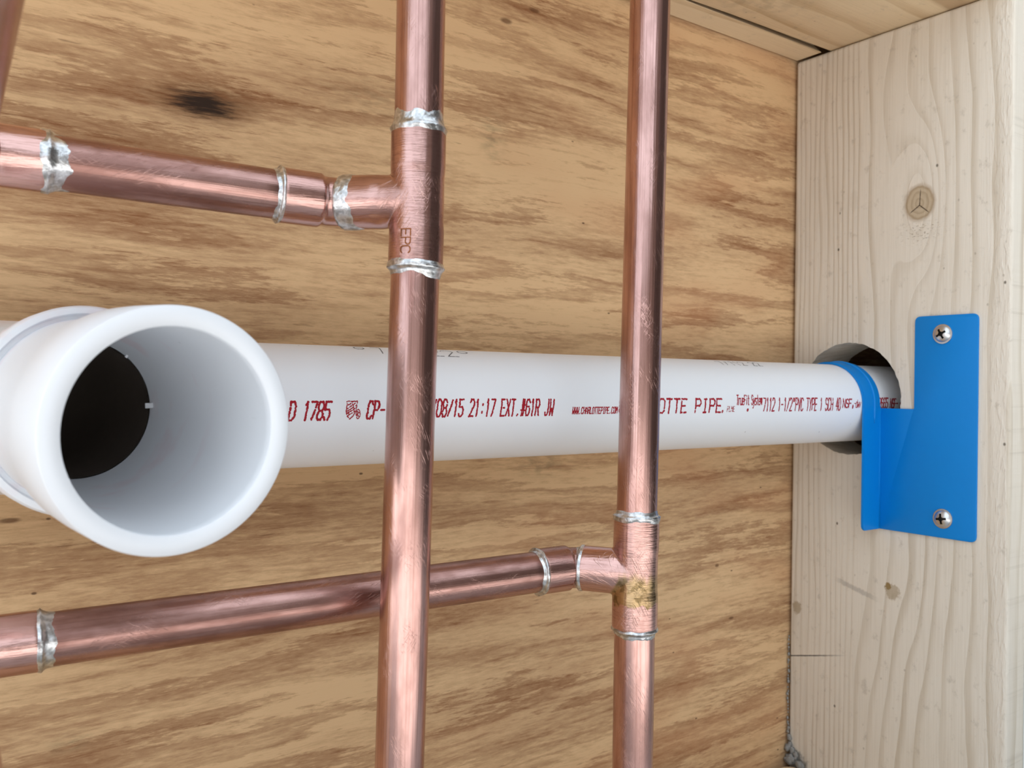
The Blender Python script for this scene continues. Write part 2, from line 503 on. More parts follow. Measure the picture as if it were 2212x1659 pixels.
M = dict(
    ply=mat_plywood(), stud=mat_stud(),
    plate=mat_plate('spruce_plate', lin(222, 200, 166), lin(184, 152, 112)),
    cpipe=mat_copper('copper_tube', 'long', 0.55, False, 0.06), cbranch=mat_copper('copper_tube_darkened', 'long', 0.7, False, 0.48), cfit=mat_copper('copper_fitting', 'rand', 0.75, False, 0.08),  # branch copy of the tube has dark reflections put into its colour
    cbraze=mat_copper('copper_brazed', 'rand', 0.45, True), cdark=mat_copper('copper_tarnished', 'rand', 0.95),
    stamp=mat_plain('copper_stamp', (0.30, 0.11, 0.045), 0.5, 1.0, 0.4, sc=1.0),
    solder=mat_solder(), pvc=mat_pvc('pvc_pipe'), pvcf=mat_pvc('pvc_fitting', True),
    ink=mat_plain('red_ink', lin(165, 18, 36), 0.55, 0.0, 0.35, 0.3, 1.5),
    pen=mat_plain('grey_ink', lin(112, 114, 118), 0.6, 0.0, 0.3, 0.2, 1.5),
    blue=mat_plain('blue_paint', lin(0, 130, 212), 0.40, 0.0, 0.12, 0.3, 9.0),
    chrome=mat_plain('zinc_screw', (0.74, 0.74, 0.74), 0.34, 1.0, 0.3, 0.5, 2.0),
    dark=mat_plain('screw_recess_shade', (0.05, 0.05, 0.05), 0.5, 0.8, 0.3),  # dark colour painted in for shade inside the cross recess
    concrete=mat_plain('concrete', (0.51, 0.505, 0.495), 0.85, 0.0, 0.3, 0.2, 90.0),
    bore_shade=mat_plain('bore_shade_dark', (0.085, 0.066, 0.052), 0.8, 0.0, 0.3, 0.2, 8.0),  # dark colour standing in for shade deep in the drain bore
    blocker=mat_plain('dark_blocker', (0.060, 0.048, 0.040), 0.8, 0.0, 0.3, 0.2, 60.0),  # for the unseen walls added to darken the copper reflections
    drywall=mat_plain('drywall', (0.70, 0.71, 0.69), 0.8, 0.0, 0.1, 0.2, 20.0),
    caulk=mat_plain('grey_caulk', (0.33, 0.32, 0.30), 0.7, 0.0, 0.9, 0.2, 1.6),
)

# ------------------------------------------------------------------ setting
XS, YB, ZT, ZB = 495.4, 366.4, 219.0, -250.0       # stud face, stud back, top plate underside, bottom plate top
YF = YB - 140                                       # front of the framing
struct(link('floor', box('floor', -6000, 3000, -6500, 2500, -308, -288), M['concrete'], smooth=False))
struct(link('wall_back', box('wall_back', -600, 1100, YB + 1.6, YB + 14.0, -288, 296), M['ply'], smooth=False),
       'pale brown plywood sheet with streaked horizontal grain and a dark knot')
struct(link('blocker_left', box('blocker_left', -6000, 3000, -4300, -4200, -288, 1000), M['blocker'], smooth=False))  # unseen low wall, added to put a dark band into the copper
wr = [(1250, 1200), (1250, -1500), (180, -1500), (180, -1600), (1350, -1600), (1350, 1200)]
struct(link('blocker_right', prism('blocker_right', wr, 'z', -288, 1350), M['blocker'], smooth=False))  # unseen dark wall, added to darken the right side of the copper
wf = [(514.5, YF - 12.7), (1112.7, YF - 12.7), (1112.7, YB + 1.6), (1100.2, YB + 1.6), (1100.2, YF - 0.1), (514.5, YF - 0.1)]
struct(link('bay_blocker', prism('bay_blocker', wf, 'z', -288, 296), M['drywall'], smooth=False))  # unseen panel, added to keep the bay behind the hole dark

# stud with the bored hole
HY, HZ, HR = 324.5, -6.7, 35.3
random.seed(4)
stud = box('wall_stud', XS, XS + 38.1, YF, YB, -288, ZT - 0.4, 2.2, 3)
hc = lathe('hole', [(HR, -40), (HR, 60)], 110, True, True)
for v_ in hc.vertices:
    j = 1 + random.uniform(-0.010, 0.010)
    v_.co.x *= j; v_.co.y *= j
mh = frame((XS, HY, HZ), (1, 0, 0)); mh.translation.z -= ZC
hc.transform(mh)
stud = cut(stud, [hc]); shade_by_angle(stud, 0.7)
tag(link('timber_stud', stud, M['stud'], smooth=False), 'pale spruce stud with one round knot and a bored hole for the white pipe', 'stud')

# riser axes (needed for the holes in the plates)
def line(x0, sl, y=250.0):
    return lambda z: V(x0 + sl * z, y, z)
R1U, R1L = line(140.08, 0.0071), line(139.60, 0.02285)
R2U, R2L = line(241.68, 0.0195), line(240.52, 0.00316)


def bore(c, z0, z1, r=12):
    me = lathe('bore', [(r, z0), (r, z1)], 40, True, True)
    me.transform(Matrix.Translation((c.x * MM, c.y * MM, 0))); return me


tp = thing('top_plate', 'tan spruce plate overhead with a long split along its back edge', 'lumber', (200, 296, ZT))
main = prism('board', [(-600, YF), (1100, YF), (1100, 341.6), (496, 341.6), (400, 343.4), (335, 346.0), (-600, 346.0)], 'z', ZT, ZT + 38.1, 0.5, 2)
main = cut(main, [bore(R1U(ZT), ZT - 20, ZT + 60), bore(R2U(ZT), ZT - 20, ZT + 60)]); shade_by_angle(main)
link('board', main, M['plate'], tp, smooth=False)
link('split_strip', prism('split_strip', [(346.3, ZT), (YB - 1.0, ZT), (YB - 1.0, ZT + 38), (359, ZT + 38), (352, ZT + 6)], 'x', -600, 494.8, 0.3, 1), M['plate'], tp, smooth=False)
up = box('light_stop_board', -600, 1100, YF, YB + 1.6, ZT + 38.2, ZT + 76, 1.0)  # unseen board, added to stop sky light leaking through the split
up = cut(up, [bore(R1U(ZT), ZT, ZT + 120), bore(R2U(ZT), ZT, ZT + 120)])
link('light_stop_board', up, M['plate'], tp, smooth=False)

pl = rounded([(-600, YF), (XS - 1.5, YF), (XS - 1.5, YB - 2.0), (-600, YB - 2.0)], [0, 2, 13, 0], 8)
bp = prism('bottom_plate', pl, 'z', -288, ZB - 1.5, 2.5, 3)
bp = cut(bp, [bore(R1L(ZB), -320, -200), bore(R2L(ZB), -320, -200)]); shade_by_angle(bp)
tag(link('bottom_plate', bp, M['plate'], smooth=False), 'pale spruce plate under the bay, its rounded corner against the stud foot', 'lumber')

# ------------------------------------------------------------------ copper
RP, RC = 7.94, 8.95


def tube(name, A, B, mat, parent, r=RP, seg=56, open_end=False, wob=0.0):
    A, B = Vector(A), Vector(B); L = (B - A).length
    n = max(2, int(L / 12))
    prof = [(r, L * i / n) for i in range(n + 1)]
    if open_end: prof += [(r - 0.9, L), (r - 0.9, L - 25)]
    me = lathe(name, prof, seg, True, not open_end, wob)
    return link(name, me, mat, parent, frame(A, B - A))


def solder(A, D, parent, seed, pipe_w, cup_w, rc=RC, rp=RP, jag=0.35, bulge=None):
    """bead round the mouth of a cup at A; D points from the cup out along the tube"""
    seg = 84; rows = 12; vs, fs = [], []
    for k in range(seg):
        a = 2 * math.pi * k / seg
        c, s = math.cos(a), math.sin(a)
        n1 = mnoise.noise(V(c * 1.6 + seed * 3.1, s * 1.6, seed)) + 0.3 * mnoise.noise(V(c * 4 + seed, s * 4, seed * 2.0))
        n2 = mnoise.noise(V(c * 1.9 - seed * 2.3, s * 1.9, seed + 7)) + 0.3 * mnoise.noise(V(c * 4 - seed, s * 4, 3.0))
        t1 = pipe_w * max(0.25, 1 + jag * 1.6 * n1); t0 = -cup_w * max(0.2, 1 + jag * 1.6 * n2)
        bl = 0.0
        if bulge:
            q = math.cos(a - bulge[0]); bl = bulge[1] * max(0, q) ** 4; t1 += bulge[2] * max(0, q) ** 4
        for i in range(rows + 1):
            f = i / rows; t = t0 + (t1 - t0) * f
            if t < 0:
                e = min(1, f * 5)
                r = rc + (0.30 * e - 0.05)
            else:
                u = t / max(t1, 1e-3)
                r = rp + (rc + 0.25 - rp) * max(0.0, 1 - u * 2.2) ** 1.5 + 0.34 * (1 - u ** 3) - 0.05
            r += bl * math.sin(math.pi * f) + 0.10 * mnoise.noise(V(c * 9 + t * 1.3, s * 9, seed * 5 + t)) * (1 if 0 < i < rows else 0)
            vs.append((r * c * MM, r * s * MM, t * MM))
    for k in range(seg):
        k2 = (k + 1) % seg
        for i in range(rows):
            fs.append((k * (rows + 1) + i, k2 * (rows + 1) + i, k2 * (rows + 1) + i + 1, k * (rows + 1) + i + 1))
    return link('solder_joint', mesh_from('solder_joint', vs, fs), M['solder'], parent, frame(A, D))


def tee(parent, T, up, dn, o, hu, hd, ho, mat, waist=8.7):
    """wrot tee: run cups up/down, outlet cup along o, blended with a voxel remesh"""
    T = Vector(T)
    def part(D, h):
        D = Vector(D).normalized()
        me = lathe('p', [(waist, -1.0), (waist, h - 15.5), (RC, h - 12.5), (RC, h - 0.4), (RC - 0.25, h)], 72, True, True)
        m = frame(T, D); m.translation.z -= ZC; me.transform(m); return me
    j = join_meshes('tee', [part(up, hu), part(dn, hd), part(o, ho)])
    me = evaluate(j, [('REMESH', dict(mode='VOXEL', voxel_size=0.00032)), ('SMOOTH', dict(factor=0.5, iterations=22))])
    # local frame with Z along the run so the finish follows the fitting
    m = frame(T, up); inv = (Matrix.Translation((0, 0, -ZC)) @ m).inverted(); me.transform(inv)
    return link('tee_fitting', me, mat, parent, m)


def bend_path(A, C, B, r, n=10):
    """polyline A..C..B with the corner at C rounded"""
    A, C, B = Vector(A), Vector(C), Vector(B)
    d0 = (A - C).normalized(); d1 = (B - C).normalized()
    p0 = C + d0 * r; p1 = C + d1 * r; out = [A]
    for k in range(n + 1):
        t = k / n; out.append(p0 * (1 - t) ** 2 + C * 2 * t * (1 - t) + p1 * t * t)
    out.append(B); return out


def resample(path, step=0.8):
    out = [Vector(path[0])]
    for a, b in zip(path[:-1], path[1:]):
        a, b = Vector(a), Vector(b); n = max(1, int((b - a).length / step))
        for i in range(1, n + 1): out.append(a + (b - a) * (i / n))
    return out


def smoothpath(P, it=6):
    P = [Vector(p) for p in P]
    for _ in range(it):
        P = [P[0]] + [(P[i - 1] + P[i] * 2 + P[i + 1]) / 4 for i in range(1, len(P) - 1)] + [P[-1]]
    return P


def elbow(name, parent, A, C, B, bend_r, cups, mat):
    """fitting along A-C-B; cups: list of (which end, cup length) with the wider socket"""
    P = smoothpath(resample(bend_path(A, C, B, bend_r)))
    L = [0.0]
    for i in range(1, len(P)): L.append(L[-1] + (P[i] - P[i - 1]).length)
    tot = L[-1]; rad = []
    for s in L:
        r = RP + 0.12
        for end, cl in cups:
            d = s if end == 'A' else tot - s
            if d < cl:
                r = RC - (0.22 if d < 0.3 else 0)
            elif d < cl + 1.8:
                f = (d - cl) / 1.8; r = max(r, RC + (RP + 0.12 - RC) * (f * f * (3 - 2 * f)))
        rad.append(r)
    me = sweep(name, P, rad, 56)
    return link(name, me, mat, parent)


def bisect(d, a):
    return d


def copper_line(label, T, RU, RL, oang, ts, bslope, bz, xl, bzs, par, mats, seeds, stub_y):
    T = Vector(T)
    root = thing('copper_water_line', label, 'copper pipe', (T.x, T.y, -286))
    upd = (RU(T.z + 100) - RU(T.z)).normalized(); dnd = (RL(T.z - 100) - RL(T.z)).normalized()
    hu, hd, ho = par['hu'], par['hd'], par['ho']
    # risers
    a = Vector(T); tube('riser_pipe', a + upd * 8, a + upd * (330 - T.z), M['cpipe'], root, open_end=True)
    tube('riser_pipe', a + dnd * 8, a + dnd * (T.z + 287.5), M['cpipe'], root)
    # branch direction: outlet points left and back, a street elbow turns it along the wall
    o = Vector((-math.cos(math.radians(oang)), math.sin(math.radians(oang)), par['oz'])).normalized()
    C = T + o * ts
    bd = Vector((-1, bslope, bzs)).normalized()
    E = C + bd * ((C.x - xl) / -bd.x)                  # mouth of the far elbow
    t = tee(root, T, upd, dnd, o, hu, hd, ho, mats[0])
    solder(T + upd * hu, upd, t, seeds[0], *par['j_up'])
    solder(T + dnd * hd, dnd, t, seeds[1], *par['j_dn'])
    solder(T + o * ho, o, t, seeds[2], *par['j_out'])
    el = elbow('street_elbow', root, T + o * (ho - 8), C, C + bd * par['cup_end'], 4.5, [('B', 13.2)], M['cfit'])
    solder(C + bd * par['cup_end'], bd, el, seeds[3], *par['j_el'])
    tube('branch_pipe', C + bd * (par['cup_end'] - 8), E + bd * 8, M['cbranch'], root)
    # far elbow turning the stub out towards the room
    sd = Vector((-0.045, -1, 0.0)).normalized()
    K = E + bd * 22.0
    e2 = elbow('elbow_fitting', root, E, K, K + sd * 23, 11, [('A', 13.2), ('B', 13.2)], M['cdark'])
    solder(E, -bd, e2, seeds[4], *par['j_far'])
    tube('stub_pipe', K + sd * 17, K + sd * (K.y - stub_y), M['cpipe'], root, open_end=True)
    return root, t


TW1 = (140.7, 250, 59.2)
line1, tee1 = copper_line('copper water line with the nearer left riser, its branch running above the white pipe', TW1, R1U, R1L, 52, 29.5, 0.115, 0, 37.5, 0.026,
    dict(hu=23.3, hd=21.9, ho=26.0, oz=0.035, cup_end=19.5,
         j_up=(4.6, 1.5, RC, RP, 0.35), j_dn=(2.4, 1.9, RC, RP, 0.25, (0.9, 0.5, 1.5)), j_out=(2.2, 5.5, RC, RP, 0.45),
         j_el=(1.9, 1.0, RC, RP, 0.25), j_far=(5.0, 1.6, RC, RP, 0.75, (0.4, 0.5, 1.5))),
    (M['cfit'],), (1.3, 2.1, 3.7, 4.4, 5.2), 70)
TW2 = (240.4, 250, -73.6)
line2, tee2 = copper_line('copper water line with the farther riser, its branch running below the white pipe', TW2, R2U, R2L, 52, 25.0, 0.105, 0, 37.8, -0.022,
    dict(hu=22.3, hd=22.0, ho=21.5, oz=0.02, cup_end=17.0,
         j_up=(2.3, 1.8, RC, RP, 0.3), j_dn=(2.5, 0.9, RC, RP, 0.4), j_out=(2.9, 1.1, RC, RP, 0.25),
         j_el=(1.7, 1.1, RC, RP, 0.35), j_far=(3.6, 0.9, RC, RP, 0.4)),
    (M['cbraze'],), (6.6, 7.9, 8.3, 9.8, 10.4), 70)

# ------------------------------------------------------------------ white drain pipe
PY, PZ, PR = 326.9, -9.56, 24.13
TX = 41.0                                              # tee centre
drain = thing('drain_pipe', 'white plastic drain pipe with red printing and a wide open tee mouth', 'drain pipe', (TX, PY, PZ - 30))
RIN = 20.4
pp = [(PR - 3.7, 0), (PR, 0)] + [(PR, 20 + i * 60) for i in range(13)] + [(PR - 3.7, 740)]
link('pipe', lathe('pipe', [(RIN, 0), (PR, 0)] + [(PR, 20 + i * 60) for i in range(14)] + [(RIN, 800), (RIN, 0)], 96), M['pvc'], drain, frame((TX + 28, PY, PZ), (1, 0, 0)))
link('pipe', lathe('pipe', [(RIN, 0), (PR, 0)] + [(PR, 20 + i * 60) for i in range(6)] + [(RIN, 320), (RIN, 0)], 96), M['pvc'], drain, frame((TX - 28, PY, PZ), (-1, 0, 0)))

mc, rc_ = V(54.8, 210.6, -11.9), V(47.2, 272.1, -9.3)  # mouth centre, collar centre
ad = (mc - rc_).normalized()
# tee body: run with a hub on either side, branch hub with a raised collar; hollow
def at_frame(me, A, D):
    m = frame(A, D); m.translation.z -= ZC; me.transform(m); return me
run_o = at_frame(lathe('a', [(29.2, -51), (29.5, -50), (29.5, -29), (28.2, -27), (28.2, 27), (29.5, 29), (29.5, 50), (29.2, 51)], 96, True, True), (TX, PY, PZ), (1, 0, 0))
bl = (rc_ - V(TX, PY, PZ)).length
br_o = at_frame(lathe('b', [(27.6, 0), (27.6, bl - 10), (30.0, bl - 8), (30.2, bl - 1.2), (29.6, bl), (28.0, bl), (27.4, bl - 1.5)], 96, True, True), (TX, PY, PZ), rc_ - V(TX, PY, PZ))
outer = evaluate(run_o, [('BOOLEAN', dict(operation='UNION', solver='EXACT', mesh=br_o))])
run_i = at_frame(lathe('c', [(PR, -60), (PR, -28), (RIN, -28), (RIN, 28), (PR, 28), (PR, 60)], 72, True, True), (TX, PY, PZ), (1, 0, 0))
br_i = at_frame(lathe('d', [(24.0, 0), (24.0, bl - 9.2), (26.2, bl - 9), (26.2, bl + 20)], 72, True, True), (TX, PY, PZ), rc_ - V(TX, PY, PZ))
tee_m = cut(outer, [run_i, br_i]); shade_by_angle(tee_m, 0.5)
teo = link('tee_fitting', tee_m, M['pvcf'], drain, smooth=False)
# the socket piece glued into the branch: wide mouth, tapered bore, step down to the pipe bore
LN = (mc - rc_).length
prof = [(RIN, -9), (RIN + 0.1, -8.4), (21.3, -3), (22.6, 8), (23.9, 30), (24.3, LN - 3), (24.4, LN - 0.4), (24.7, LN), (29.0, LN), (29.35, LN - 0.4),
        (29.4, LN - 16), (29.2, LN - 24), (28.0, LN - 28), (26.6, LN - 33), (26.4, 4.0), (26.2, 0.3), (26.2, -9), (RIN, -9)]
link('socket', lathe('socket', prof, 128), M['pvcf'], drain, frame(rc_, ad))
shade_by_angle(drain.children[-1].data, 0.55)
# added dark sleeve beyond the cut edge, its colour painting the shade inside
link('bore_shade_liner', lathe('bore', [(RIN - 0.15, -9.2), (RIN - 0.2, -52), (0.5, -52)], 64), M['bore_shade'], drain, frame(rc_, ad))
# shavings of plastic hanging on the cut edge of the bore
def burr(angle, t, ln, wd):
    a = math.radians(angle); m = frame(rc_, ad)
    r = RIN + 0.3
    b = box('burr', -wd / 2, wd / 2, -ln, 1.5, -0.25, 0.25, 0.12, 1)
    M2 = m @ Matrix.Rotation(a, 4, 'Z') @ Matrix.Translation((0, r * MM, t * MM))
    link('burr', b, M['pvc'], drain, M2, smooth=False)
mfr = frame(rc_, ad)
burr(math.degrees(math.atan2(-mfr.to_3x3().col[0].dot(V(1, 0, 0.05)), mfr.to_3x3().col[1].dot(V(1, 0, 0.05)))), -7.4, 2.3, 1.6)
burr(math.degrees(math.atan2(-mfr.to_3x3().col[0].dot(V(-0.30, 0, -1)), mfr.to_3x3().col[1].dot(V(-0.30, 0, -1)))), -7.4, 1.4, 5.0)
burr(math.degrees(math.atan2(-mfr.to_3x3().col[0].dot(V(0.62, 0, 0.78)), mfr.to_3x3().col[1].dot(V(0.62, 0, 0.78)))), -7.4, 0.9, 0.8)

# ------------------------------------------------------------------ lettering
F = {  # strokes on a 4 wide, 6 high grid
 'A': [[(0, 0), (0, 4), (2, 6), (4, 4), (4, 0)], [(0, 2.4), (4, 2.4)]], 'C': [[(4, 5), (3, 6), (1, 6), (0, 5), (0, 1), (1, 0), (3, 0), (4, 1)]],
 'D': [[(0, 0), (0, 6), (2.6, 6), (4, 4.6), (4, 1.4), (2.6, 0), (0, 0)]], 'E': [[(4, 6), (0, 6), (0, 0), (4, 0)], [(0, 3), (3, 3)]],
 'F': [[(4, 6), (0, 6), (0, 0)], [(0, 3), (3, 3)]], 'H': [[(0, 0), (0, 6)], [(4, 0), (4, 6)], [(0, 3), (4, 3)]],
 'I': [[(1, 6), (3, 6)], [(2, 6), (2, 0)], [(1, 0), (3, 0)]], 'J': [[(3.4, 6), (3.4, 1), (2.4, 0), (1, 0), (0, 1)]],
 'L': [[(0, 6), (0, 0), (4, 0)]], 'M': [[(0, 0), (0, 6), (2, 3), (4, 6), (4, 0)]], 'N': [[(0, 0), (0, 6), (4, 0), (4, 6)]],
 'O': [[(1, 0), (0, 1), (0, 5), (1, 6), (3, 6), (4, 5), (4, 1), (3, 0), (1, 0)]], 'P': [[(0, 0), (0, 6), (3, 6), (4, 5), (4, 4), (3, 3), (0, 3)]],
 'R': [[(0, 0), (0, 6), (3, 6), (4, 5), (4, 4), (3, 3), (0, 3)], [(2, 3), (4, 0)]], 'S': [[(4, 5), (3, 6), (1, 6), (0, 5), (0, 4), (1, 3), (3, 3), (4, 2), (4, 1), (3, 0), (1, 0), (0, 1)]],
 'T': [[(0, 6), (4, 6)], [(2, 6), (2, 0)]], 'V': [[(0, 6), (2, 0), (4, 6)]], 'W': [[(0, 6), (0.4, 0), (2, 2.6), (3.6, 0), (4, 6)]],
 'X': [[(0, 0), (4, 6)], [(0, 6), (4, 0)]], 'Y': [[(0, 6), (2, 3), (4, 6)], [(2, 3), (2, 0)]],
 '0': [[(1, 0), (0, 1), (0, 5), (1, 6), (3, 6), (4, 5), (4, 1), (3, 0), (1, 0)]], '1': [[(1, 5), (2, 6), (2, 0)]],
 '2': [[(0, 5), (1, 6), (3, 6), (4, 5), (4, 4), (0, 0), (4, 0)]], '4': [[(3, 0), (3, 6), (0, 2), (4, 2)]],
 '5': [[(4, 6), (0, 6), (0, 3.4), (3, 3.4), (4, 2.4), (4, 1), (3, 0), (1, 0), (0, 1)]],
 '6': [[(4, 5), (3, 6), (1, 6), (0, 5), (0, 1), (1, 0), (3, 0), (4, 1), (4, 2.4), (3, 3.3), (0, 3.3)]],
 '7': [[(0, 6), (4, 6), (1.4, 0)]], '8': [[(1, 3), (0, 4), (0, 5), (1, 6), (3, 6), (4, 5), (4, 4), (3, 3), (1, 3), (0, 2), (0, 1), (1, 0), (3, 0), (4, 1), (4, 2), (3, 3)]],
 '-': [[(0.4, 3), (3.6, 3)]], '/': [[(0, 0), (4, 6)]], ':': [[(2, 1.2), (2, 1.6)], [(2, 4), (2, 4.4)]], '.': [[(1.6, 0), (2.2, 0.4)]],
 '#': [[(1, 0), (1.6, 6)], [(2.6, 0), (3.2, 6)], [(0, 2), (4, 2)], [(0, 4), (4, 4)]], '"': [[(1.2, 6), (1.2, 4.4)], [(2.8, 6), (2.8, 4.4)]],
 '@': [[(1, -0.6), (0.4, 0.2), (0.4, 1), (1, 1.8), (2, 1.8), (2.6, 1), (2.6, 0.2), (2, -0.6), (1, -0.6)], [(1.2, 0.2), (1.2, 1.1), (1.9, 0.9)]],
 'r': [[(0, 0), (0, 4)], [(0, 3), (1.4, 4), (3, 4)]], 'u': [[(0, 4), (0, 1), (1, 0), (3, 0), (4, 1)], [(4, 4), (4, 0)]],
 'e': [[(0, 2), (4, 2), (4, 3), (3, 4), (1, 4), (0, 3), (0, 1), (1, 0), (3.6, 0)]], 'i': [[(2, 0), (2, 4)], [(2, 5.3), (2, 5.7)]],
 't': [[(1.6, 6), (1.6, 1), (2.4, 0), (3.4, 0)], [(0, 4), (3.4, 4)]], 'y': [[(0, 4), (2, 0.3)], [(4, 4), (1.2, -2), (0, -2)]],
 's': [[(4, 3.6), (3, 4), (1, 4), (0, 3.2), (1, 2.2), (3, 1.8), (4, 0.9), (3, 0), (0, 0)]], 'm': [[(0, 0), (0, 4), (2, 4), (2, 0)], [(2, 4), (4, 4), (4, 0)]],
 'd': [[(4, 0), (4, 6)], [(4, 3.4), (3, 4), (1, 4), (0, 3), (0, 1), (1, 0), (4, 0)]], 'w': [[(0, 4), (0.8, 0), (2, 2.4), (3.2, 0), (4, 4)]], 'v': [[(0, 4), (2, 0), (4, 4)]],
 'o': [[(1, 0), (0, 1), (0, 3), (1, 4), (3, 4), (4, 3), (4, 1), (3, 0), (1, 0)]],
}


def dots(polys, place, rad, step, seed, jit=0.12, keep=0.96):
    """ink drops along the strokes; place maps a point (mm) to 3D + two tangents"""
    rnd = random.Random(seed); vs, fs = [], []
    for pl_ in polys:
        for a, b in zip(pl_[:-1], pl_[1:]):
            L = math.hypot(b[0] - a[0], b[1] - a[1]); n = max(1, int(round(L / step)))
            for i in range(n + 1):
                if rnd.random() > keep: continue
                f = i / n
                px = a[0] + (b[0] - a[0]) * f + rnd.uniform(-jit, jit) * rad * 2
                py = a[1] + (b[1] - a[1]) * f + rnd.uniform(-jit, jit) * rad * 2
                r = rad * rnd.uniform(0.82, 1.15); k0 = len(vs)
                for q in range(7):
                    t = 2 * math.pi * q / 7
                    vs.append(place(px + r * math.cos(t), py + r * math.sin(t)))
                fs.append(tuple(range(k0, k0 + 7)))
    return mesh_from('printed_text', vs, fs)


def on_drain(px, py):
    """px: mm along the pipe, py: mm of arc above the front line"""
    t = py / PR; r = PR + 0.04
    return V(px, PY - r * math.cos(t), PZ + r * math.sin(t)) * MM


def layout(text, x0, x1, y0, y1, slant=0.16, gap=1.6):
    """strokes for text stretched to fill x0..x1, y0..y1"""
    adv = 4 + gap; tot = len(text) * adv - gap
    sy = (y1 - y0) / 6.0; sl = slant * (y1 - y0) / 6.0
    sx = (x1 - x0 - slant * (y1 - y0)) / tot
    out = []
    for i, ch in enumerate(text):
        for st in F.get(ch, []):
            out.append([(x0 + (i * adv + q[0]) * sx + q[1] * sl, y0 + q[1] * sy) for q in st])
    return out


def arc(deg): return math.radians(deg) * PR


def printed(text, x0, x1, d0, d1, rad, seed, mat='ink', slant=0.16, gap=1.6, keep=0.96):
    rad *= 1.6 if rad >= 0.26 else 1.3
    me = dots(layout(text, x0, x1, arc(d0), arc(d1), slant, gap), on_drain, rad, rad * 0.95, seed, keep=keep)
    link('printed_text', me, M[mat], drain, smooth=False)


printed('ASTM', 98.0, 113.5, -10.8, 5.1, 0.29, 1)
printed('D 1785', 118.3, 135.0, -10.8, 5.1, 0.29, 2, gap=1.3)
printed('CP-', 149.4, 157.6, -10.4, 5.4, 0.29, 3)
printed('/08/15 21:17 EXT.#61R JW', 177.6, 240.7, -9.4, 7.0, 0.27, 4, slant=0.12)
printed('WWW.CHARLOTTEPIPE.COM', 251.2, 278.6, -8.4, -1.5, 0.20, 5, slant=0.10)
printed('CHARLOTTE PIPE', 279.6, 351.2, -8.7, 7.4, 0.33, 6, slant=0.10)
printed('@', 351.2, 353.4, -8.6, -1.6, 0.16, 7)
printed('PLME', 355.3, 361.5, -8.1, -1.8, 0.15, 8, keep=0.7)
printed('TrueFit System', 362.6, 383.9, 0.2, 12.2, 0.25, 9, gap=1.0)
printed('@', 371.0, 373.4, -7.2, 0.2, 0.2, 10)
printed('7112 1-1/2"PVC TYPE 1 SCH 40', 384.3, 455.1, -8.1, 8.4, 0.26, 11, slant=0.10, gap=1.4)
printed('NSF', 456.8, 466.0, -4.6, 7.0, 0.27, 12, gap=1.0)
printed('@-dwv', 466.4, 475.5, -4.6, 6.6, 0.22, 13, gap=1.0)
printed('2665', 494.0, 504.5, -6.0, 8.6, 0.28, 14, gap=1.2)
printed('NSF-pw', 506.5, 520.0, -6.0, 7.4, 0.28, 15, gap=1.0)
# maker's shield with a small registered mark, a stippled red emblem
sh = []
x0, x1, y0, y1 = 140.6, 145.3, arc(-10.2), arc(5.5)
def shp(u, v): return (x0 + u * (x1 - x0) + (v - 0.5) * 0.9, y0 + v * (y1 - y0))
sh.append([shp(*q) for q in ((0.05, 1), (0.95, 1), (0.92, 0.45), (0.75, 0.15), (0.5, 0), (0.25, 0.15), (0.08, 0.45), (0.05, 1))])
for q in (((0.1, 0.55), (0.9, 0.95)), ((0.1, 0.75), (0.6, 1.0)), ((0.1, 0.40), (0.9, 0.78)), ((0.15, 0.3), (0.88, 0.62)), ((0.3, 0.2), (0.8, 0.42)), ((0.2, 0.55), (0.4, 0.2)), ((0.55, 0.85), (0.85, 0.35))):
    sh.append([shp(*q[0]), shp(*q[1])])
link('printed_emblem', dots(sh, on_drain, 0.25, 0.34, 20, 0.2, 0.86), M['ink'], drain, smooth=False)
rg = [[(145.85 + 0.85 * math.cos(t / 6 * math.pi), arc(-6) + 1.75 * math.sin(t / 6 * math.pi)) for t in range(13)], [(145.5, arc(-8.4)), (145.5, arc(-3.6)), (146.3, arc(-4.8)), (145.6, arc(-6)), (146.2, arc(-8.4))]]
link('printed_emblem', dots(rg, on_drain, 0.21, 0.3, 21, 0.15, 0.9), M['ink'], drain, smooth=False)
# faint grey date marks high on the pipe
printed('7/7', 161.0, 176.0, 62, 78, 0.20, 22, 'pen', slant=-0.2, keep=0.9)
printed('22', 185.5, 197.0, 60, 76, 0.22, 23, 'pen', slant=-0.2, keep=0.9)
printed('o', 152.2, 156.2, 71, 82, 0.22, 24, 'pen', slant=0)
printed('o', 200.6, 205.0, 69, 80, 0.22, 25, 'pen', slant=0)
printed('7/712 22', 366.0, 399.0, 62, 74, 0.22, 26, 'pen', slant=-0.2, keep=0.75)

# stamp on the lower cup of the near tee: letters turned to read downwards
def on_tee(px, py):
    # px runs down the cup, py runs round it to the right
    base = math.atan2(-240.0, -TW1[0])                 # azimuth facing the lens
    az = base + (py - 3.3) / RC
    r = RC + 0.10
    zz = 48.8 - px
    c = V(TW1[0] + 0.02285 * (zz - TW1[2]), 250, zz)
    return V(c.x + r * math.cos(az), c.y + r * math.sin(az), zz) * MM
link('stamped_letters', dots(layout('EPC', 0, 7.6, -1.6, 1.6, 0.0, 1.0), on_tee, 0.21, 0.16, 30, 0.05, 1.0), M['stamp'], tee1, smooth=False)

